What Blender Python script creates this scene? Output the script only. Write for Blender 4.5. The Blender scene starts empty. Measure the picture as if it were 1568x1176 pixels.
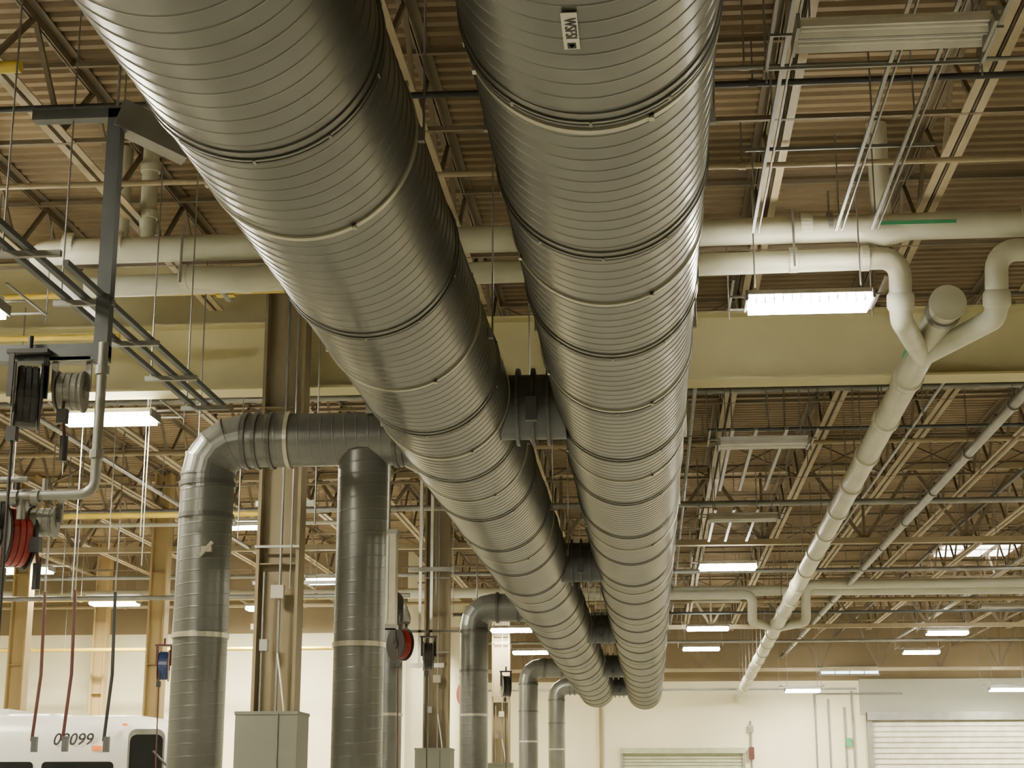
import bpy, math, random
from mathutils import Vector, Matrix
random.seed(4)
H=1.6
# ---------------------------------------------------------------- materials
def mat(name,col,rough=.6,metal=0.0,var=.12,scale=3.0,emit=None,bump=0.0,col2=None):
    m=bpy.data.materials.new(name); m.use_nodes=True
    nt=m.node_tree; b=nt.nodes['Principled BSDF']
    b.inputs['Roughness'].default_value=rough; b.inputs['Metallic'].default_value=metal
    tc=nt.nodes.new('ShaderNodeTexCoord'); n=nt.nodes.new('ShaderNodeTexNoise')
    n.inputs['Scale'].default_value=scale; n.inputs['Detail'].default_value=4
    nt.links.new(tc.outputs['Object'],n.inputs['Vector'])
    r=nt.nodes.new('ShaderNodeValToRGB')
    c2=col2 or [c*(1+var) for c in col]
    c1=[c*(1-var) for c in col]
    r.color_ramp.elements[0].position=.35; r.color_ramp.elements[1].position=.65
    r.color_ramp.elements[0].color=(*c1,1); r.color_ramp.elements[1].color=(*c2,1)
    nt.links.new(n.outputs['Fac'],r.inputs['Fac']); nt.links.new(r.outputs['Color'],b.inputs['Base Color'])
    if bump:
        bp=nt.nodes.new('ShaderNodeBump'); bp.inputs['Strength'].default_value=bump; bp.inputs['Distance'].default_value=.01
        nt.links.new(n.outputs['Fac'],bp.inputs['Height']); nt.links.new(bp.outputs['Normal'],b.inputs['Normal'])
    if emit:
        b.inputs['Emission Color'].default_value=(*emit[0],1); b.inputs['Emission Strength'].default_value=emit[1]
        m.cycles.emission_sampling='NONE'
    return m
DUCT=mat('duct_grey_metal',(.135,.137,.122),.31,.62,.14,1.3)
DUCT2=mat('duct_grey_branch',(.145,.152,.142),.36,.5,.12,1.3)
FLANGE=mat('flange_grey',(.10,.102,.095),.40,.5)
SILVER=mat('silver_band',(.50,.49,.40),.35,.6)
BLACK=mat('black_paint',(.02,.02,.02),.5)
DARKST=mat('dark_steel',(.09,.10,.105),.5,.3)
GALV=mat('galvanised',(.24,.24,.22),.45,.5)
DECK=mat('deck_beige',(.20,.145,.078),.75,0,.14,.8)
JOIST=mat('joist_beige',(.34,.28,.175),.65,0,.10,2)
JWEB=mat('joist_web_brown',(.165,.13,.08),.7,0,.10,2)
BEAM=mat('beam_cream',(.57,.52,.29),.65,0,.08,.7)
COLM=mat('column_cream',(.21,.17,.095),.6,0,.10,1)
COLY=mat('column_ochre',(.42,.31,.13),.6,0,.08,1)
GUARD=mat('column_guard',(.14,.145,.115),.6,0,.08,1)
PVC=mat('drain_pipe_cream',(.54,.54,.43),.42,0,.08,2)
WALLM=mat('wall_cream',(.82,.77,.54),.8,0,.05,.4)
WALLD=mat('wall_upper_tan',(.20,.155,.09),.85,0,.1,.4)
WALLG=mat('wall_grey_green',(.36,.37,.30),.8,0,.05,.4)
FLOORM=mat('floor_concrete',(.38,.37,.32),.6,0,.1,.6)
YEL=mat('gas_pipe_yellow',(.60,.44,.05),.5)
WHITE=mat('white_enamel',(.80,.79,.74),.4)
PANELM=mat('panel_beige',(.42,.40,.32),.5)
DOORM=mat('roller_door_cream',(.68,.66,.54),.6)
DOORG=mat('roller_door_green',(.36,.38,.26),.6)
RED=mat('hose_red',(.26,.018,.013),.4)
DRED=mat('hose_dark_red',(.08,.02,.016),.5)
BLUE=mat('blue_paint',(.015,.04,.14),.4)
GREEN=mat('green_label',(.05,.28,.13),.5)
BUSW=mat('bus_white',(.80,.79,.74),.3,0,.02)
GLASS=mat('bus_glass',(.015,.017,.018),.08)
RUB=mat('rubber',(.02,.02,.02),.8)
ORANGE=mat('marker_orange',(.8,.2,.02),.4,emit=((1,.25,.03),.6))
TUBE=mat('lit_tube',(1,.98,.9),.5,emit=((1,.97,.84),120.0))
TUBEOFF=mat('unlit_tube',(.75,.74,.68),.4)
GLARE=mat('skylight_glare_glow',(.9,.9,.9),.5,emit=((1,.96,.85),9))  # glow put in for the glare of reflected skylight
DAY=mat('daylight_glazing',(.8,.9,1),.5,emit=((.6,.8,1),6))

# ---------------------------------------------------------------- mesh builder
class MB:
    def __init__(s): s.v=[]; s.f=[]; s.m=[]; s.sm=[]; s.mats=[]
    def mi(s,m):
        if m not in s.mats: s.mats.append(m)
        return s.mats.index(m)
    def add(s,vs,fs,m,smooth=False):
        o=len(s.v); k=s.mi(m); s.v+= [tuple(v) for v in vs]
        for f in fs: s.f.append([i+o for i in f]); s.m.append(k); s.sm.append(smooth)
    def box(s,x0,x1,y0,y1,z0,z1,m):
        v=[(x,y,z) for x in(x0,x1) for y in(y0,y1) for z in(z0,z1)]
        s.add(v,[(0,1,3,2),(4,6,7,5),(0,4,5,1),(2,3,7,6),(0,2,6,4),(1,5,7,3)],m)
    def cbox(s,c,d,m): s.box(c[0]-d[0]/2,c[0]+d[0]/2,c[1]-d[1]/2,c[1]+d[1]/2,c[2]-d[2]/2,c[2]+d[2]/2,m)
    def bar(s,p,q,w,h,m):
        p=Vector(p);q=Vector(q);d=(q-p).normalized()
        up=Vector((0,0,1)) if abs(d.z)<.9 else Vector((0,1,0))
        a=d.cross(up).normalized(); b=a.cross(d).normalized()
        vs=[]
        for c in(p,q):
            for i,j in((-1,-1),(1,-1),(1,1),(-1,1)): vs.append(c+a*w/2*i+b*h/2*j)
        s.add(vs,[(0,1,2,3),(7,6,5,4),(0,4,5,1),(1,5,6,2),(2,6,7,3),(3,7,4,0)],m)
    def tube(s,pts,r,m,n=16,cap=True,smooth=True):
        pts=[Vector(p) for p in pts]; N=len(pts)
        rs=r if isinstance(r,(list,tuple)) else [r]*N
        t0=(pts[1]-pts[0]).normalized()
        up=Vector((0,0,1)) if abs(t0.z)<.9 else Vector((0,1,0))
        a=t0.cross(up).normalized(); vs=[]
        for i,p in enumerate(pts):
            if i==0:t=t0
            elif i==N-1:t=(pts[-1]-pts[-2]).normalized()
            else:
                t=((pts[i]-pts[i-1]).normalized()+(pts[i+1]-pts[i]).normalized())
                t=t.normalized() if t.length>1e-6 else t0
            a=(a-t*a.dot(t)).normalized(); b=t.cross(a)
            for j in range(n):
                th=2*math.pi*j/n; vs.append(p+(a*math.cos(th)+b*math.sin(th))*rs[i])
        fs=[]
        for i in range(N-1):
            for j in range(n):
                k=(j+1)%n; fs.append((i*n+j,i*n+k,(i+1)*n+k,(i+1)*n+j))
        s.add(vs,fs,m,smooth)
        if cap:
            s.add(vs[:n],[tuple(range(n))[::-1]],m); s.add(vs[-n:],[tuple(range(n))],m)
    def ring(s,c,axis,r0,r1,w,m,n=48):
        c=Vector(c);t=Vector(axis).normalized()
        up=Vector((0,0,1)) if abs(t.z)<.9 else Vector((0,1,0))
        a=t.cross(up).normalized();b=t.cross(a); vs=[]
        prof=[(-w/2,r0),(-w/2,r1),(w/2,r1),(w/2,r0)]
        for d,r in prof:
            for j in range(n):
                th=2*math.pi*j/n; vs.append(c+t*d+(a*math.cos(th)+b*math.sin(th))*r)
        fs=[]
        for i in range(4):
            i2=(i+1)%4
            for j in range(n):
                k=(j+1)%n; fs.append((i*n+j,i*n+k,i2*n+k,i2*n+j))
        s.add(vs,fs,m,False)
    def spiral(s,p,q,r,m,pitch=.14,n=64,rib=.008):
        p=Vector(p);q=Vector(q);t=(q-p);L=t.length;t.normalize()
        up=Vector((0,0,1)) if abs(t.z)<.9 else Vector((0,1,0))
        a=t.cross(up).normalized();b=t.cross(a)
        fr=[0,.82,.85,.88,.91,.95]; dr=[0,0,0,rib,rib,0]; P=6
        K=int(L/pitch)*P; vs=[]
        for k in range(K+P):
            base=(k//P)*pitch+fr[k%P]*pitch; rr=r+dr[k%P]
            for j in range(n):
                th=2*math.pi*j/n; y=min(max(base-pitch*(1-j/n),0),L)
                vs.append(p+t*y+(a*math.cos(th)+b*math.sin(th))*rr)
        fs=[]; tot=K+P
        for k in range(tot-1):
            for j in range(n):
                if j<n-1: fs.append((k*n+j,k*n+j+1,(k+1)*n+j+1,(k+1)*n+j))
                elif k+P+1<tot: fs.append((k*n+j,(k+P)*n,(k+P+1)*n,(k+1)*n+j))
        s.add(vs,fs,m,True)
    def obj(s,name,parent=None):
        me=bpy.data.meshes.new(name); me.from_pydata(s.v,[],s.f)
        for m in s.mats: me.materials.append(m)
        me.polygons.foreach_set('material_index',s.m); me.polygons.foreach_set('use_smooth',s.sm)
        me.update(); o=bpy.data.objects.new(name,me); bpy.context.scene.collection.objects.link(o)
        if parent: o.parent=parent
        return o
def elbow(c,p,q,R,steps=5):
    c=Vector(c);u=(Vector(p)-c).normalized();w=(Vector(q)-c).normalized(); out=[]
    ang=u.angle(w); d=R/math.tan(ang/2); A=c+u*d; B=c+w*d
    ctr=c+(u+w).normalized()*(R/math.sin(ang/2))
    va=A-ctr; vb=B-ctr; tot=va.angle(vb)
    for i in range(steps+1):
        t=i/steps; out.append(ctr+(va*math.sin((1-t)*tot)+vb*math.sin(t*tot))/math.sin(tot))
    return out
def route(pts,R,steps=6):
    o=[Vector(pts[0])]
    for i in range(1,len(pts)-1): o+=elbow(pts[i],pts[i-1],pts[i+1],R,steps)
    o.append(Vector(pts[-1])); return o

XL,XR,YB,YF=-24,20,-10,64
ZD=8.75; ZJ=6.2+H; ZG=5.2+H
# ---------------------------------------------------------------- shell
b=MB(); b.box(XL,XR,YB,YF,-.2,0,FLOORM); b.obj('floor')
b=MB(); b.box(XL-.2,XL,YB,YF,0,9,WALLM); b.obj('wall_left')
b=MB(); b.box(XR,XR+.2,YB,YF,0,9,WALLM); b.obj('wall_right')
b=MB(); b.box(XL,XR,YB-.2,YB,0,9,WALLM); b.obj('wall_rear')
b=MB(); b.box(-7,XR,YF,YF+.2,0,5.9,WALLM); b.box(-7,XR,YF,YF+.2,5.9,9,WALLD)
b.box(7.9,XR,YF-.06,YF,4.6,5.95,WALLG); b.obj('wall_front')
b=MB(); b.box(XL,-7,47,47.2,0,6.2,WALLM); b.box(XL,-7,47,47.2,6.2,9,WALLD); b.box(-7.2,-7,47.2,YF,0,9,WALLM)
b.obj('wall_front_left')
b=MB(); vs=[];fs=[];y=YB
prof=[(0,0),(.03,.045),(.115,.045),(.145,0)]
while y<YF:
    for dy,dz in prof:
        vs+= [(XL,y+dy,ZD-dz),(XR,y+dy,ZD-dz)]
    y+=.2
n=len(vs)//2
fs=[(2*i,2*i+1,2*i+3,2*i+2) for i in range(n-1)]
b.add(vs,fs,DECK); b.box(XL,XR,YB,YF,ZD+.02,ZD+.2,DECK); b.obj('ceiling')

# ---------------------------------------------------------------- roof joists
def joist(x):
    b=MB()
    for y0,y1 in((YB+.1,20.2),(20.95,35.6),(36.0,46.8 if x<-6.9 else 51.0),(51.4,YF-.1)):
        if x<-6.9 and y0>50: continue
        for s in(-1,1):
            b.box(x+s*.055-.045,x+s*.055+.045,y0,y1,ZJ,ZJ+.015,JOIST)
            b.box(x+s*.015-.006,x+s*.015+.006,y0,y1,ZJ,ZJ+.10,JOIST)
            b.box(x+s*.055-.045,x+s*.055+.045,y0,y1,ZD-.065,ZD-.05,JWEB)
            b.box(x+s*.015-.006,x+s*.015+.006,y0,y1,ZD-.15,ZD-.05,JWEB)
        N=max(1,round((y1-y0)/1.7)); d=(y1-y0)/N
        for i in range(N):
            a=y0+i*d
            b.bar((x,a,ZD-.1),(x,a+d/2,ZJ+.05),.045,.045,JWEB)
            b.bar((x,a+d/2,ZJ+.05),(x,a+d,ZD-.1),.045,.045,JWEB)
    return b.obj('roof_joist')
x=1.36-1.74*14
while x<XR: 
    joist(x); x+=1.74
b=MB()
for y in [3,7,11,14.5,18.3,23,26,29,32.5,39,42,45,48.5,54,57,60.5]:
    x0=XL+.1 if y<47 else -6.9
    b.bar((x0,y,ZJ+.02),(XR-.1,y,ZJ+.02),.045,.045,JWEB)
    b.bar((x0,y,ZD-.12),(XR-.1,y,ZD-.12),.05,.05,JWEB)
x=1.36-1.74*14
while x<XR-1.8:
    for y in [11,23,32.5,42,54]:
        if y>47 and x<-7: continue
        b.bar((x,y,ZJ),(x+1.74,y,ZD-.1),.03,.03,JWEB); b.bar((x+1.74,y+.05,ZJ),(x,y+.05,ZD-.1),.03,.03,JWEB)
    x+=1.74
b.obj('joist_bridging')
b=MB()
b.box(XL+.1,XR-.1,20.55,20.6,ZG,ZG+.85,BEAM); b.box(XL+.1,XR-.1,20.35,20.8,ZG-.03,ZG,BEAM); b.box(XL+.1,XR-.1,20.35,20.8,ZG+.85,ZG+.88,BEAM)
for i in (-8,-4,0,4): b.box(i*2.2,i*2.2+.015,20.42,20.55,ZG,ZG+.85,BEAM)
b.obj('plate_girder')
b=MB(); b.box(XL+.1,-3.4,20.65,20.75,ZG+.89,ZD-.06,BEAM); b.obj('girder_infill_panel')
def truss(y,z0,z1,x0=XL+.1):
    b=MB()
    for z in(z0,z1):
        b.box(x0,XR-.1,y-.10,y-.02,z-.06,z+.06,JOIST); b.box(x0,XR-.1,y+.02,y+.10,z-.06,z+.06,JOIST)
    x=x0
    while x<XR-2.3:
        b.bar((x,y,z0),(x+1.1,y,z1),.08,.08,JWEB); b.bar((x+1.1,y,z1),(x+2.2,y,z0),.08,.08,JWEB)
        b.bar((x,y,z0),(x,y,z1),.06,.06,JWEB); x+=2.2
    b.obj('girder_truss')
truss(35.8,ZG+.2,ZD-.15); truss(51.2,ZG-.1,ZD-.15,-6.9); truss(62.3,4.6+H,ZD-.15,-6.9)

# ---------------------------------------------------------------- columns
def column(x,y,m,w=.5,guard=True,top=ZD-.1):
    b=MB()
    for s in(-1,1): b.box(x+s*(w/2)-.02,x+s*(w/2)+.02,y-.17,y+.17,0,top,m)
    b.box(x-w/2,x+w/2,y-.015,y+.015,0,top,m)
    b.box(x-w/2-.04,x+w/2+.04,y-.2,y+.2,0,.03,m)
    for z in(4.4,6.4): b.box(x-w/2,x+w/2,y-.16,y+.16,z,z+.015,m)
    if guard:
        g=.38
        b.box(x-g-.03,x+g-.03,y-.34,y+.34,0,2.56,GUARD); b.box(x-g-.04,x+g-.02,y-.35,y+.35,2.56,2.6,GUARD)
        b.box(x+.10,x+.12,y-.36,y-.34,0,2.58,GUARD)
        b.tube([(x+.05,y-.2,2.6),(x+.05,y-.2,ZD-.5)],.018,GALV,8)
        b.tube([(x-.15,y-.2,2.6),(x-.15,y-.2,4.3)],.014,GALV,8)
        b.cbox((x+.03,y-.22,4.05),(.16,.08,.16),PANELM); b.cbox((x-.12,y-.22,3.4),(.1,.06,.14),GALV)
        for z in(4.6,6.2): b.box(x-w/2-.03,x+w/2+.03,y-.22,y-.19,z,z+.03,GALV)
        b.tube([(x+.05,y-.21,3.3),(x+.12,y-.24,2.9),(x+.16,y-.24,2.6)],.012,WHITE,8)
    b.obj('steel_column')
for y in(20.05,35.4,50.8): column(-4.59,y,COLM)
for xx,yy in((-10.8,35.4),(-13.9,35.4),(-15.5,45.5),(-17,35.4)): column(xx,yy,COLY,.34,False)

# ---------------------------------------------------------------- main ducts
def main_duct(x,z,r,y0,y1,fl,bd):
    b=MB(); b.spiral((x,y0,z),(x,y1,z),r,DUCT,.145,72,.0035)
    b.tube([(x,y1-.02,z),(x,y1+.03,z)],r+.01,FLANGE,48)
    for y in fl:
        if y>y1: continue
        b.ring((x,y,z),(0,1,0),r-.01,r+.016,.022,DUCT,72); b.ring((x,y+.035,z),(0,1,0),r-.01,r+.016,.022,FLANGE,72)
        b.ring((x,y-.05,z),(0,1,0),r-.01,r+.008,.06,DUCT,72)
        for k in range(10):
            th=2*math.pi*(k+.5)/10; c=(x+math.cos(th)*(r+.012),y+.017,z+math.sin(th)*(r+.012)); b.cbox(c,(.015,.05,.015),GALV)
    for y in bd:
        if y>y1: continue
        b.ring((x,y,z),(0,1,0),r-.01,r+.012,.045,SILVER,72)
        for k in range(4):
            th=2*math.pi*(k+.3)/4; b.cbox((x+math.cos(th)*(r+.010),y,z+math.sin(th)*(r+.010)),(.025,.045,.025),SILVER)
    return b.obj('spiral_duct')
XA,ZA,RA=-1.82,3.53+H,.60
XB,ZB,RB=-.22,3.58+H,.60
fa=[7.1,10.2,13.2,15.3]; fa+= [15.3+2.3*i for i in range(1,21)]
ba=[8.24,11.65,14.2]+[16.4+4.6*i for i in range(0,10)]
main_duct(XA,ZA,RA,2,56,fa,ba)
fb=[6.9,8.84,11.04,12.74,14.7]+[14.7+2.3*i for i in range(1,20)]
bb=[7.02,9.77,12.68]+[15.7+4.6*i for i in range(0,10)]
main_duct(XB,ZB,RB,2,58.5,fb,bb)
for X0,Z0 in((XA,ZA),(XB,ZB)):
    b=MB()
    for y in range(4,56,4):
        for s in(-1,1):
            b.tube([(X0+s*.63,y+.35,Z0),(X0+s*.63,y+.35,ZD-.1)],.007,GALV,6)
            b.cbox((X0+s*.615,y+.35,Z0+.02),(.04,.04,.08),GALV)
    b.obj('duct_hanger_rods')
for y in(14.6,24.9,35.2,45.5,54):
    b=MB(); zc=ZA-.05
    b.tube([(XA+.5,y,zc),(XB-.5,y,zc)],.30,DARKST,32,False)
    for xx in(-1.16,-1.02,-.88): b.ring((xx,y,zc),(1,0,0),.28,.36,.03,DARKST,32)
    b.cbox((-1.02,y-.36,zc-.1),(.10,.08,.22),DARKST)
    b.obj('duct_damper')
def vert(b,x,y,ztop,r,bands):
    b.spiral((x,y,0.4),(x,y,ztop),r,DUCT2,.12,40,.0015)
    for z,m in bands: b.ring((x,y,z),(0,0,1),r-.01,r+.014,.05,m,40)
b=MB(); Y1=16.06; r=.27
pts=route([(XA-.45,Y1,ZA),(-4.46,Y1,ZA),(-4.46,Y1,ZA-1.0)],.36,4)
b.tube(pts,r,DUCT2,40,False,False)
for i in(1,2,3,4,5):
    p=pts[i]; t=(pts[i+1]-pts[i-1]); b.ring(p,t,r-.01,r+.008,.02,DUCT2,40)
b.spiral((-4.08,Y1,ZA),(XA-.5,Y1,ZA),r+.002,DUCT2,.12,40,.0015)
vert(b,-4.46,Y1,ZA-.42,r,[(ZA-.45,FLANGE),(ZA-.78,FLANGE),(3.15,SILVER)])
for xx,m in((-4.06,FLANGE),(-3.95,FLANGE),(-3.80,FLANGE),(-3.62,SILVER),(-2.52,FLANGE),(-2.46,FLANGE)):
    b.ring((xx,Y1,ZA),(1,0,0),r-.01,r+.025,.04,m,40)
vert(b,-2.86,Y1,ZA-.1,.25,[(3.05,SILVER)])
b.tube([(-2.45,Y1,ZA),(-2.2,Y1,ZA)],[.28,.42],DUCT2,40,False)
b.cbox((-4.36,Y1-.28,ZA-1.15),(.10,.06,.05),PANELM); b.bar((-4.42,Y1-.3,ZA-1.22),(-4.3,Y1-.3,ZA-1.08),.03,.03,PANELM)
b.cbox((-2.75,Y1-.05,ZA+.33),(.12,.3,.22),GALV)
b.obj('branch_duct')
for Y,xd in((31.4,-3.36),(46.7,-3.45),(54.5,-3.1)):
    b=MB(); pts=route([(XA-.45,Y,ZA),(xd,Y,ZA),(xd,Y,ZA-1)],.36,4); b.tube(pts,r,DUCT2,32,False,False)
    vert(b,xd,Y,ZA-.4,r,[(ZA-.45,FLANGE),(3.1,SILVER),(ZA-1.2,FLANGE)])
    for xx in(xd+.45,-2.5): b.ring((xx,Y,ZA),(1,0,0),r-.01,r+.03,.05,FLANGE,32)
    b.obj('branch_duct')
b=MB(); x,y=-4.62,29.0; vert(b,x,y,3.9,.24,[(3.0,SILVER)])
b.tube(route([(x,y,3.85),(x,y,5.0),(x-.3,y+3,5.0)],.36,4),.24,DUCT2,32,True,False); b.obj('branch_duct')
for x,y,z0,z1 in((-3.22,20.0,2.0+H,3.22+H),(-3.75,35.6,1.7+H,3.0+H)):
    b=MB(); b.box(x-.11,x+.11,y-.1,y+.1,z0,z1,PANELM); b.box(x-.125,x+.125,y-.115,y+.115,z0,z0+.05,GALV); b.box(x-.125,x+.125,y-.115,y+.115,z1-.05,z1,GALV)
    b.box(x-.02,x+.02,y-.11,y-.1,z0+.08,z1-.08,PVC)
    b.tube([(x,y,z1),(x,y,ZJ)],.02,GALV,8); b.obj('vertical_light_housing')
e=bpy.data.objects.new('duct_label_sign',None); bpy.context.scene.collection.objects.link(e)
b=MB(); zl=ZB-RB-.010
b.box(-.30,-.235,5.83,6.15,zl,zl+.003,WHITE)
b.box(-.285,-.25,6.09,6.14,zl-.002,zl,BLACK); b.add([(-.282,6.10,zl-.004),(-.253,6.10,zl-.004),(-.2675,6.13,zl-.004)],[(0,1,2),(2,1,0)],WHITE)
b.obj('plate',e)
c=bpy.data.curves.new('lettering','FONT'); c.body='WSFSI'; c.size=.068; c.extrude=.001; c.materials.append(BLACK); c.align_x='CENTER'; c.align_y='CENTER'
t=bpy.data.objects.new('lettering',c); bpy.context.scene.collection.objects.link(t); t.parent=e
t.matrix_world=Matrix(((0,1,0,-.267),(1,0,0,5.96),(0,0,-1,zl-.003),(0,0,0,1)))

# ---------------------------------------------------------------- drain pipes
def hangers(b,pts,r,ztop=ZJ+.1):
    for p in pts:
        p=Vector(p); b.ring(p,(1,0,0),r,r+.012,.05,GALV,20)
        b.tube([p+Vector((0,0,r)),(p.x,p.y,ztop)],.01,GALV,6)
b=MB(); ru,rl=.145,.12; YP=16.7; ZU,ZL=5.9+H,5.53+H
b.tube(route([(-6.7,YP+2.2,ZU-.05),(-6.7,YP,ZU-.05),(14,YP,ZU)],.25),ru,PVC,24)
hangers(b,[(x,YP,ZU) for x in(-5.9,-3.2,.0,2.0,4.3,7,9.5,12)],ru)
for x in(-6.3,-5.75,1.75,4.05,4.15): b.ring((x,YP,ZU),(1,0,0),.13,ru+.02,.12,PVC,24)
b.box(2.5,3.3,YP-.15,YP-.14,ZU-.05,ZU-.01,GREEN)
for x in(-5.75,-5.45): b.tube([(x,YP,ZU),(x,YP,ZD-.1)],.09,PVC,16); 
for z in(ZU+.35,ZU+.9): b.ring((-5.45,YP,z),(0,0,1),.08,.11,.08,PVC,16)
b.tube([(2.55,YP,ZU),(2.55,YP,ZD-.1)],.11,PVC,16)
b.tube([(2.2,YP,ZU-.02),(2.55,YP,ZU-.10),(2.9,YP,ZU-.02)],[.13,.155,.13],PVC,20)
b.obj('roof_drain_header')
b=MB()
b.tube(route([(-6.2,YP+.3,ZL),(2.72,YP,ZL),(2.72,YP+.2,ZL-.62),(3.3,YP+2.4,5.08+H)],.2),rl,PVC,24)
b.tube(route([(14,YP,ZL+.05),(3.72,YP,ZL+.05),(3.72,YP+.2,ZL-.62),(3.3,YP+2.4,5.08+H)],.2),rl,PVC,24)
for x in(2.72,3.72):
    b.tube([(x,YP+.12,ZL-.34),(x,YP+.13,ZL-.38),(x,YP+.16,ZL-.5),(x,YP+.17,ZL-.54)],[.12,.145,.145,.12],PVC,24)
for x in(-5,1.6,-3.2,2.35,.3,5.5): b.ring((x,YP,ZL),(1,0,0),.11,rl+.015,.08,PVC,24)
for x in(1.6,-5): b.box(x-.012,x+.012,YP-.17,YP-.155,ZL-.12,ZU+.15,GALV)
b.tube([(-5,YP,ZL),(-4.3,YP,ZL-.06),(-3.9,YP,ZL)],[.12,.15,.12],PVC,20)
b.obj('roof_drain_wye')
def zp(y): return H+5.12-(y-19.7)*.0338
b=MB(); b.tube([(3.3,17.3,zp(17.3)),(3.3,63.9,zp(63.9))],.165,PVC,28)
b.ring((3.3,17.32,zp(17.3)),(0,1,0),0,.20,.05,PVC,28); b.ring((3.3,17.6,zp(17.6)),(0,1,0),.16,.195,.10,GALV,28)
y=20.2
while y<63: b.ring((3.3,y,zp(y)),(0,1,0),.16,.19,.14,PVC,24); b.ring((3.3,y+.12,zp(y)),(0,1,0),.16,.178,.03,GALV,24); b.tube([(3.3,y+.6,zp(y)),(3.3,y+.6,ZJ)],.01,GALV,6); y+=2.05
b.box(3.1,3.12,19.0,19.3,zp(19.1)-.03,zp(19.1)+.03,GREEN)
b.obj('roof_drain_main')
b=MB(); YQ=42
b.tube([(-20,YQ,5.15+H),(18,YQ,5.05+H)],.13,PVC,16)
b.tube(route([(-2,YQ-.4,4.95+H),(2.6,YQ-.4,4.95+H),(2.6,YQ,4.3+H),(3.3,YQ+1.6,zp(YQ+1.6))],.2),.12,PVC,16)
b.tube(route([(17,YQ-.3,5.2+H),(3.95,YQ-.3,5.2+H),(3.95,YQ,4.3+H),(3.3,YQ+1.6,zp(YQ+1.6))],.2),.12,PVC,16)
b.obj('roof_drain_header')
def run(name,p,q,r,m,hang=4):
    b=MB(); b.tube([p,q],r,m,12); p=Vector(p);q=Vector(q);L=(q-p).length; d=(q-p).normalized()
    k=1.0
    while k<L:
        c=p+d*k; b.tube([c,(c.x,c.y,ZJ+.3)],.008,GALV,5); b.ring(c,d,r*.9,r*1.3,.07,m,12); k+=hang
    b.obj(name)
run('sprinkler_main',(5.02,8,5.2+H),(5.02,63.8,5.2+H),.075,GALV,3.3)
run('sprinkler_branch',(-20,9.6,6.05+H),(18,9.6,6.05+H),.030,BLACK)
run('sprinkler_branch',(-20,13.4,6.08+H),(18,13.4,6.08+H),.030,BLACK)
run('sprinkler_branch',(-20,15.2,6.08+H),(18,15.2,5.98+H),.03,JOIST)
run('sprinkler_branch',(-20,24.5,6.05+H),(18,24.5,6.05+H),.05,GALV)
run('sprinkler_branch',(-20,28.2,6.0+H),(18,28.2,6.0+H),.04,JOIST)
run('sprinkler_branch',(-20,32,5.6+H),(18,32,5.6+H),.06,GALV)
run('sprinkler_branch',(-20,39,5.2+H),(18,39,5.2+H),.05,GALV)
run('sprinkler_branch',(-20,46,5.3+H),(18,46,5.3+H),.06,JOIST)
run('sprinkler_branch',(-6,55,5.0+H),(18,55,5.0+H),.05,GALV)
run('sprinkler_branch',(-6,50,5.4+H),(18,50,5.4+H),.04,DARKST)
run('sprinkler_branch',(1,26.2,5.8+H),(18,26.2,5.8+H),.03,DARKST)
run('conduit_run',(9.0,20,5.6+H),(9.0,63,5.6+H),.05,GALV)
run('conduit_run',(7.0,20,5.9+H),(7.0,63,5.9+H),.035,BLACK)
run('conduit_run',(6.1,9,5.75+H),(6.1,63,5.75+H),.03,JWEB,5)
run('conduit_run',(4.3,21,5.8+H),(4.3,63,5.8+H),.025,GALV,5)
run('conduit_run',(11.3,22,5.5+H),(11.3,63,5.5+H),.04,JWEB,5)
run('conduit_run',(.75,21,5.9+H),(.75,63,5.9+H),.03,DARKST,5)
run('conduit_run',(-8.9,20,5.4+H),(-8.9,46,5.4+H),.04,GALV)
run('conduit_run',(-.2,11.5,5.35+H),(14,11.5,5.35+H),.018,GALV,5)
run('gas_pipe',(-14,18.6,5.95+H),(-2.6,18.6,5.95+H),.035,YEL)
run('gas_pipe',(-14,18.2,5.3+H),(-6.2,18.2,5.3+H),.035,YEL)
run('gas_pipe',(-14,10.2,4.95+H),(-4.3,10.2,4.95+H),.045,YEL,3)
run('gas_pipe',(-20,36.6,4.4+H),(-7,36.6,4.4+H),.06,YEL,3)
run('gas_pipe',(-20,24.6,4.25+H),(-5.4,24.6,4.25+H),.045,YEL,3)
run('gas_pipe',(-20,44,3.9+H),(-7.2,44,3.9+H),.05,YEL,3)
run('compressed_air_pipe',(-20,34,4.1+H),(-5,34,4.1+H),.05,GALV,3)
run('compressed_air_pipe',(-20,27,4.5+H),(-5,27,4.5+H),.035,PVC,4)
b=MB(); b.cbox((-5.05,18.6,5.95+H),(.22,.12,.12),YEL); b.tube([(-5.05,18.4,5.95+H),(-5.05,18.8,5.95+H)],.07,GALV,12)
b.cbox((-5.3,18.6,6.05+H),(.1,.1,.12),YEL); b.obj('gas_valve')
b=MB()
for x in(1.08,1.88,2.22):
    b.box(x-.014,x+.014,10.3,15.2,5.32+H,5.35+H,GALV)
    b.box(x+.05,x+.062,10.3,15.2,5.32+H,5.35+H,GALV)
    for y in(10.5,12.5,14.9): b.tube([(x,y,5.36+H),(x,y,ZJ)],.007,GALV,6)
for y in(10.4,13.2): b.box(.9,2.5,y-.012,y+.012,5.36+H,5.39+H,GALV)
b.obj('strut_rail_rack')
for (y0,y1) in((24,29),(31,35)):
    b=MB()
    for x in(1.3,1.65,2.1): b.box(x-.025,x+.025,y0,y1,5.3+H,5.35+H,GALV)
    for x in(1.3,2.1):
        for y in(y0+.3,y1-.3): b.tube([(x,y,5.3+H),(x,y,ZJ)],.01,GALV,6)
    b.obj('strut_rail_rack')

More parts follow.
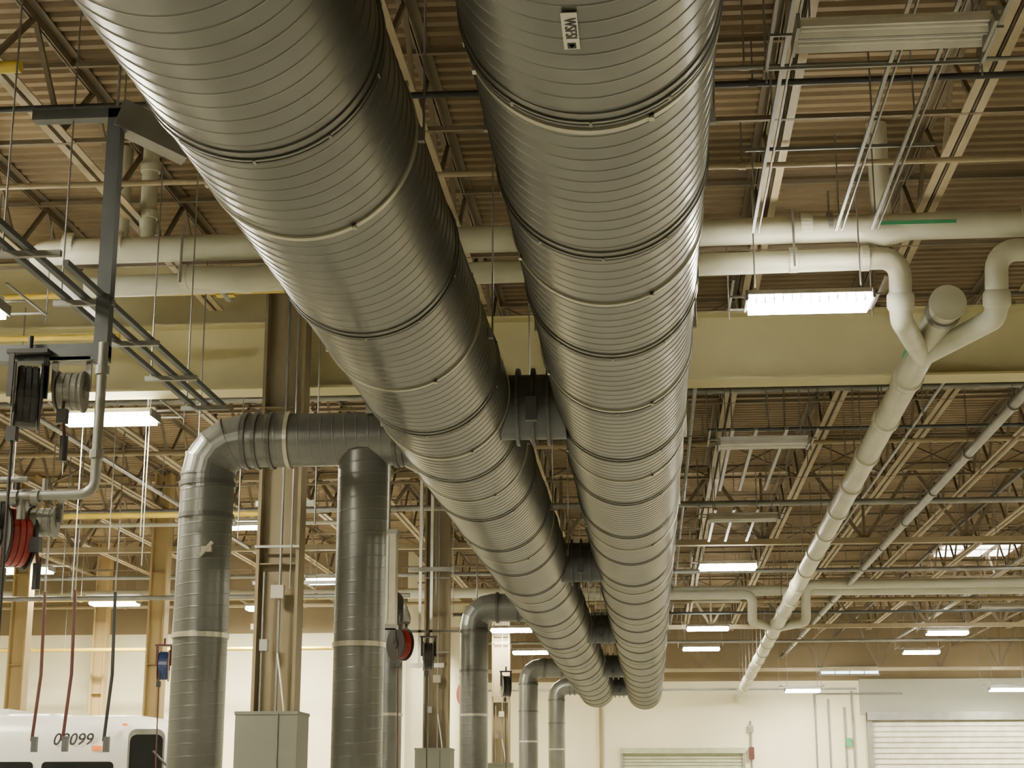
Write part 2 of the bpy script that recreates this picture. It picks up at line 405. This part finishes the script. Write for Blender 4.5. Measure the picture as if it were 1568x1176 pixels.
# ---------------------------------------------------------------- light fixtures
def fixture(x,y,z,on,power=150,L=1.28,w=.44,up=False):
    e=bpy.data.objects.new('hanging_fluorescent_light',None); bpy.context.scene.collection.objects.link(e)
    b=MB()
    b.box(x-L/2,x+L/2,y-.05,y+.05,z+.05,z+.13,WHITE)
    for s in(-1,1):
        prof=[(.02,-.01),(.04,.05),(.17,.05),(.205,-.01)]
        vs=[]
        for xx in(x-L/2,x+L/2):
            for a,c in prof: vs.append((xx,y+s*a,z+c))
        b.add(vs,[(0,1,5,4),(1,2,6,5),(2,3,7,6)],WHITE)
        if on:
            b.box(x-L/2+.03,x+L/2-.03,y+s*.115-.085,y+s*.115+.085,z-.065,z+.03,TUBE)
        else:
            for a in(.075,.14): b.tube([(x-L/2+.03,y+s*a,z+.025),(x+L/2-.03,y+s*a,z+.025)],.014,TUBEOFF,8)
    for s in(-1,1): b.box(x+s*L/2-.012,x+s*L/2+.012,y-w/2,y+w/2,z-.03,z+.08,GALV)
    b.box(x-L/2,x+L/2,y-.016,y+.016,z-.012,z+.0,GALV)
    if on:
        for k in range(1,14):
            xx=x-L/2+L*k/14; b.box(xx-.005,xx+.005,y-w/2+.01,y-w/2+.018,z-.065,z+.03,WHITE)
    b.obj('housing',e)
    b=MB(); b.box(x-L/2-.15,x+L/2+.15,y+.23,y+.25,z+.14,z+.16,GALV); b.box(x-L/2-.15,x+L/2+.15,y+.9,y+.92,z+.2,z+.22,GALV)
    for s in(-1,1):
        b.tube([(x+s*(L/2-.1),y,z+.1),(x+s*(L/2-.1),y,ZJ)],.008,GALV,6)
        b.tube([(x+s*(L/2+.13),y+.9,z+.1),(x+s*(L/2+.13),y+.9,ZJ)],.008,GALV,6)
        b.box(x+s*(L/2+.13)-.012,x+s*(L/2+.13)+.012,y-.24,y+.92,z+.18,z+.2,GALV)
    b.obj('suspension',e)
    if on:
        for u in((0,1) if up else (0,)):
            l=bpy.data.lights.new('lamp','AREA'); l.shape='RECTANGLE'; l.size=L-.05; l.size_y=.36; l.energy=power*(.04 if u else 1); l.color=(1,.905,.64)
            o=bpy.data.objects.new('lamp_up' if u else 'lamp_down',l); bpy.context.scene.collection.objects.link(o); o.parent=e
            o.location=(x,y,z+.17 if u else z-.09)
            if u: o.rotation_euler=(math.pi,0,0)
ZF=4.94+H
fix=[(1.7,10.2,0),(1.7,16.3,1),(1.7,23.4,0),(1.75,30,0),(1.75,36.3,1),(1.75,43,0),(1.75,50,1),(1.75,57,1),(1.7,3,0),(1.7,-4,1),  # last fixture here is unseen, added behind the camera for light
(-7.2,20.9,1),(-7.4,29.8,1),(-7.4,38,1),(-7.3,15.8,2),(-7.3,9,1),(-7.3,1,1),  # stronger fixture here is unseen, added to brighten the left girder fascia
(-14,35.6,1),(-14,42,3),(-14,27,1),(-14,18,1),(-19,40,1),(-10.2,43.5,3),  # last fixture here is an extra wall wash, added to brighten the left wall
(9.5,59,1),(9.2,52,1),(9.5,45,0),(9.5,36,1),(9.5,26,1),(9.5,15,1),(9.5,4,1),(16,60,1),(16,46,1),(16,32,1),
(-4.2,50,1),(-4.2,58,2),(5.5,61,1),(12.8,61,1)]
for x,y,on in fix: fixture(x,y,ZF if y<59.5 else 3.75+H,on,410*{0:0,1:1,2:1.6,3:2.6}[on],up=(y in(16.3,20.9,15.8,29.8)))
b=MB()
for i in range(3):
    x=8.6+i*.75; b.box(x,x+.6,47.6,50,ZD-.12,ZD-.08,GLARE)
b.box(8.4,10.9,47.4,47.5,ZD-.15,ZD-.05,WHITE); b.obj('skylight_glare_panes')  # glowing panes added to stand for a glare of reflected skylight
b=MB()
for i in range(4): b.box(6.5+i*.55,7.0+i*.55,YF-.05,YF-.02,6.15,6.35,DAY)
b.box(6.4,8.7,YF-.08,YF-.01,6.08,6.15,PANELM); b.box(6.4,8.7,YF-.08,YF-.01,6.35,6.42,PANELM); b.obj('window_2')

# ---------------------------------------------------------------- far wall doors
b=MB(); yd=YF-.01-.06
b.box(8.1,8.3,yd-.2,yd,0,4.6,GALV); b.box(8.1,16.6,yd-.35,yd,4.4,4.7,GALV); b.box(16.4,16.6,yd-.2,yd,0,4.6,GALV)
z=0
while z<4.4: b.box(8.3,16.4,yd-.10,yd-.02,z,z+.14,DOORM); b.box(8.3,16.4,yd-.06,yd-.02,z+.14,z+.2,PANELM); z+=.2
b.obj('door_1')
b=MB(); yd=YF-.01
b.box(-1.2,-1.1,yd-.2,yd,0,3.3,GALV); b.box(3.4,3.5,yd-.2,yd,0,3.3,GALV); b.box(-1.2,3.5,yd-.3,yd,3.2,3.4,DOORG)
z=0
while z<3.2: b.box(-1.1,3.4,yd-.10,yd-.02,z,z+.10,DOORG); z+=.12
b.obj('door_2')
b=MB()
for x,z1 in((6.2,5.4),(6.7,5.2),(7.3,4.9),(7.6,5.5),(3.75,4.4)): b.tube([(x,YF-.08,0),(x,YF-.08,z1)],.035,GALV,8)
b.tube(route([(6.2,YF-.1,5.0),(6.2,YF-.1,5.4),(9.5,YF-.1,5.4)],.1),.03,GALV,8); b.cbox((3.75,YF-.12,3.2),(.2,.15,.45),DRED); b.cbox((7.4,YF-.12,3.6),(.2,.15,.3),GREEN)
b.cbox((3.75,YF-.1,4.1),(.2,.12,.25),GALV); b.obj('wall_conduits')
b=MB(); b.box(-6.9,7.8,YF-.04,YF,5.55,5.62,GALV); b.box(-2,-1.9,YF-.25,YF,0,5.9,COLM); b.obj('trim_1')

# ---------------------------------------------------------------- hose reel rack (left)
b=MB(); XP,YPo=-3.87,11.0
b.bar((XP,YPo,3.05+H),(XP,YPo,4.95+H),.10,.10,DARKST)
b.bar((-7.5,YPo,3.08+H),(XP+.05,YPo,3.08+H),.12,.12,DARKST)
b.bar((-4.5,YPo,4.92+H),(XP+.05,YPo,4.92+H),.10,.08,DARKST)
b.bar((XP,YPo,4.92+H),(-3.4,YPo+.3,4.75+H),.16,.22,GALV)
b.tube([(XP,YPo,4.95+H),(XP,YPo,ZJ)],.012,GALV,6)
for x in(-4.16,-4.02): b.box(x-.02,x+.02,8.6,14.4,3.48+H,3.52+H,DARKST)
b.box(-3.90,-3.86,10.2,14.4,3.48+H,3.52+H,DARKST)
y=8.8
while y<14.5:
    b.box(-4.25,-3.8,y-.02,y+.02,3.44+H,3.48+H,GALV); b.tube([(-4.2,y,3.48+H),(-4.2,y,ZJ)],.007,GALV,5); y+=1.1
for x in(-4.9,-5.6): b.tube([(x,YPo,3.1+H),(x,YPo,ZJ)],.012,BLACK,6)
b.obj('hose_reel_support_frame')
b=MB(); xp=-3.79
b.tube(route([(xp,10.8,3.1+H),(xp,10.8,2.02+H),(-5.3,10.8,2.0+H)],.10),.035,GALV,14)
for p in((xp,10.8,2.9+H),(xp,10.8,2.3+H)): b.ring(p,(0,0,1),.03,.05,.06,GALV,14)
for x in(-4.2,-4.35): b.ring((x,10.8,2.0+H),(1,0,0),.03,.055,.05,GALV,14)
b.tube([(-4.3,10.8,2.05+H),(-4.3,10.8,1.85+H)],.03,GALV,10)
b.tube([(-4.25,10.75,2.12+H),(-5.3,10.75,2.12+H)],.02,GALV,8)
b.obj('air_supply_pipe')
def reel(x,y,z,R,hose,frame=DARKST,drop=2.2,ang=.35):
    b=MB(); ax=Vector((math.cos(ang),math.sin(ang),0))
    c=Vector((x,y,z))
    for s in(-1,1): b.ring(c+ax*.09*s,ax,R*.25,R,.015,frame,28); b.ring(c+ax*.10*s,ax,0,R*.3,.02,frame,16)
    b.ring(c,ax,R*.35,R*.86,.15,hose,28)
    for s in(-1,0,1): b.ring(c+ax*.045*s,ax,R*.8,R*.90,.035,hose,28)
    b.bar(c+ax*.12,c+ax*.12+Vector((0,0,R+.08)),.04,.02,frame); b.bar(c-ax*.12,c-ax*.12+Vector((0,0,R+.08)),.04,.02,frame)
    b.cbox((x,y,z+R+.08),(.3,.12,.03),frame)
    b.tube([c+Vector((0,0,R+.08)),(x,y,z+R+.2)],.02,frame,8)
    b.tube([c+Vector((.0,-R*.8,-.1)),c+Vector((0,-R*.85,-R)),c+Vector((.02,-R*.8,-drop))],.012,BLACK if hose is BLACK else DRED,8)
    b.cbox((x,y-R*.85,z-R-.06),(.07,.06,.1),BLACK)
    b.tube([c+Vector((.02,-R*.8,-drop)),c+Vector((.02,-R*.8,-drop-.18))],.03,BLACK,10)
    b.obj('hose_reel')
reel(-4.36,10.9,2.74+H,.25,BLACK,BLACK,2.9,.4); reel(-4.08,11.0,2.80+H,.15,GALV,GALV,.35,.1)
reel(-4.42,11.0,1.76+H,.23,RED,BLACK,1.9,.7); reel(-4.22,11.0,1.86+H,.11,GALV,GALV,.3,.1)
for x,y,z,h,m in((-7.8,27,2.4+H,RED,DARKST),(-5.3,28,2.9+H,BLACK,DARKST),(-5.5,25,2.2+H,RED,DARKST),(-8.4,28,2.2+H,BLUE,DRED),(-4.05,30,2.5+H,BLACK,BLACK),(-3.9,36,1.9+H,BLACK,DARKST),(-4.12,27,2.45+H,RED,BLACK),(-5.4,34,2.2+H,BLACK,BLACK),(-4.25,38,2.3+H,BLACK,RED),(-3.5,40,2.6+H,BLACK,BLACK)):
    reel(x,y,z,.27,h,m,2.0,random.uniform(.1,.8))
for x,y in((-5.6,24),(-4.35,31.5)):
    b=MB()
    for dx in(-.08,.14): b.bar((x+dx,y,2.4+H),(x+dx,y,ZJ),.05,.05,WHITE)
    b.bar((x-.3,y,2.45+H),(x+.4,y,2.45+H),.08,.08,WHITE); b.bar((x-.3,y,4.3+H),(x+.6,y,4.3+H),.08,.08,GALV)
    b.bar((x-.3,y,3.1+H),(x+1.0,y,3.1+H),.05,.05,GALV)
    b.obj('reel_hanger_frame')
for x,y,m in((-9.7,27,DRED),(-9.1,27.3,BLACK),(-10.3,27.2,DRED)):
    b=MB(); b.tube([(x,y,3.4+H),(x+.03,y,2.0+H),(x-.05,y,.9+H)],.03,m,8); b.cbox((x,y,.85+H),(.09,.09,.25),DARKST); b.tube([(x,y,3.4+H),(x,y,ZJ)],.012,GALV,6); b.obj('hanging_hose')
b=MB()
for i in range(26):
    x=random.uniform(-13,-3.2); y=random.uniform(17,33); b.tube([(x,y,random.uniform(2.2,4.5)+H),(x,y,ZJ)],.009,GALV,5)
for i in range(18):
    x=random.uniform(.8,7); y=random.uniform(22,45); b.tube([(x,y,random.uniform(4.9,5.6)+H),(x,y,ZJ)],.009,GALV,5)
b.obj('hanging_drop_cables')

# ---------------------------------------------------------------- bus
e=bpy.data.objects.new('transit_bus',None); bpy.context.scene.collection.objects.link(e)
xf,Lb,yc=-8.82,11.0,31.0
b=MB(); nx=110; ns=48; vs=[]
for i in range(nx+1):
    x=xf-Lb+Lb*i/nx; d=xf-x
    top=3.08; bot=.35; hw=1.27
    if d<1.0: k=1-d; top-=.30*k**3; hw-=.12*k**3
    if x<xf-Lb+.3: hw-=.1
    if 2.2<d<6: top+=.04
    for j in range(ns):
        th=2*math.pi*(j+.5)/ns; c,s_=math.cos(th),math.sin(th); p=5.5
        rr=(abs(c)**p+abs(s_)**p)**(-1/p)
        vs.append((x,yc+hw*c*rr,(top+bot)/2+(top-bot)/2*s_*rr))
b.add(vs,[],BUSW,True); b.mi(GLASS)
for i in range(nx):
    for j in range(ns):
        k=(j+1)%ns; f=[i*ns+j,i*ns+k,(i+1)*ns+k,(i+1)*ns+j]
        b.f.append(f); b.m.append(0); b.sm.append(True)
b.f.append([nx*ns+j for j in range(ns)]); b.m.append(1); b.sm.append(False)
b.f.append([j for j in range(ns)][::-1]); b.m.append(0); b.sm.append(False)
b.obj('body',e)
def rrect(x0,x1,z0,z1,R,y,m,b,th=.02):
    pts=[]
    for cx,cz,a0 in((x1-R,z1-R,0),(x0+R,z1-R,90),(x0+R,z0+R,180),(x1-R,z0+R,270)):
        for k in range(6):
            a=math.radians(a0+18*k); pts.append((cx+R*math.cos(a),cz+R*math.sin(a)))
    n=len(pts); vs=[(p[0],y,p[1]) for p in pts]+[(p[0],y+th,p[1]) for p in pts]
    b.add(vs,[tuple(range(n)),tuple(range(2*n-1,n-1,-1))]+[(i,n+i,n+(i+1)%n,(i+1)%n) for i in range(n)],m)
b=MB()
for s in(-1,1):
    y=yc+s*1.285-.01
    rrect(xf-.64,xf-.03,1.25,2.70,.12,y+s*.012,GLASS,b); rrect(xf-.68,xf+.0,1.20,2.80,.15,y,GALV,b)
    for k in range(6): rrect(xf-.85-1.5*(k+1)+.08,xf-.85-1.5*k-.08,1.3,2.22,.08,y,GLASS,b)
b.obj('windows',e)
b=MB()
for x in(xf-2.6,xf-8.3):
    for s in(-1,1): b.tube([(x,yc+s*1.28,.5),(x,yc+s*.98,.5)],.5,RUB,28); b.tube([(x,yc+s*1.29,.5),(x,yc+s*1.2,.5)],.25,GALV,20)
b.obj('wheels',e)
b=MB(); b.box(xf-1.35,xf-1.17,yc-1.30,yc-1.24,2.42,2.50,ORANGE); b.box(xf-.8,xf-.72,yc-1.3,yc-1.2,2.86,2.9,ORANGE)
b.box(xf-5,xf-3.2,yc-.7,yc+.7,3.08,3.2,BUSW); b.tube([(xf-.2,yc-1.3,2.4),(xf+.15,yc-1.45,2.1),(xf+.15,yc-1.45,1.7)],.025,BLACK,8); b.box(xf+.08,xf+.18,yc-1.55,yc-1.35,1.5,2.0,BLACK)
b.obj('trim',e)
c=bpy.data.curves.new('fleet_number','FONT'); c.body='09099'; c.size=.30; c.extrude=.003; c.offset=.002; c.shear=.25; c.materials.append(BLACK)
t=bpy.data.objects.new('fleet_number',c); bpy.context.scene.collection.objects.link(t); t.parent=e
t.location=(xf-2.1,yc-1.29,2.52); t.rotation_euler=(math.pi/2,0,0)

# ---------------------------------------------------------------- world, camera
w=bpy.data.worlds.new('world'); bpy.context.scene.world=w; w.use_nodes=True
w.node_tree.nodes['Background'].inputs[0].default_value=(1,.92,.75,1); w.node_tree.nodes['Background'].inputs[1].default_value=.3
cam=bpy.data.cameras.new('camera'); cam.sensor_width=36; cam.lens=36*2500/1568; cam.clip_end=200
co=bpy.data.objects.new('camera',cam); bpy.context.scene.collection.objects.link(co)
co.location=(0,0,H); co.rotation_euler=(math.radians(90+14.19),0,math.radians(4.79))
bpy.context.scene.camera=co
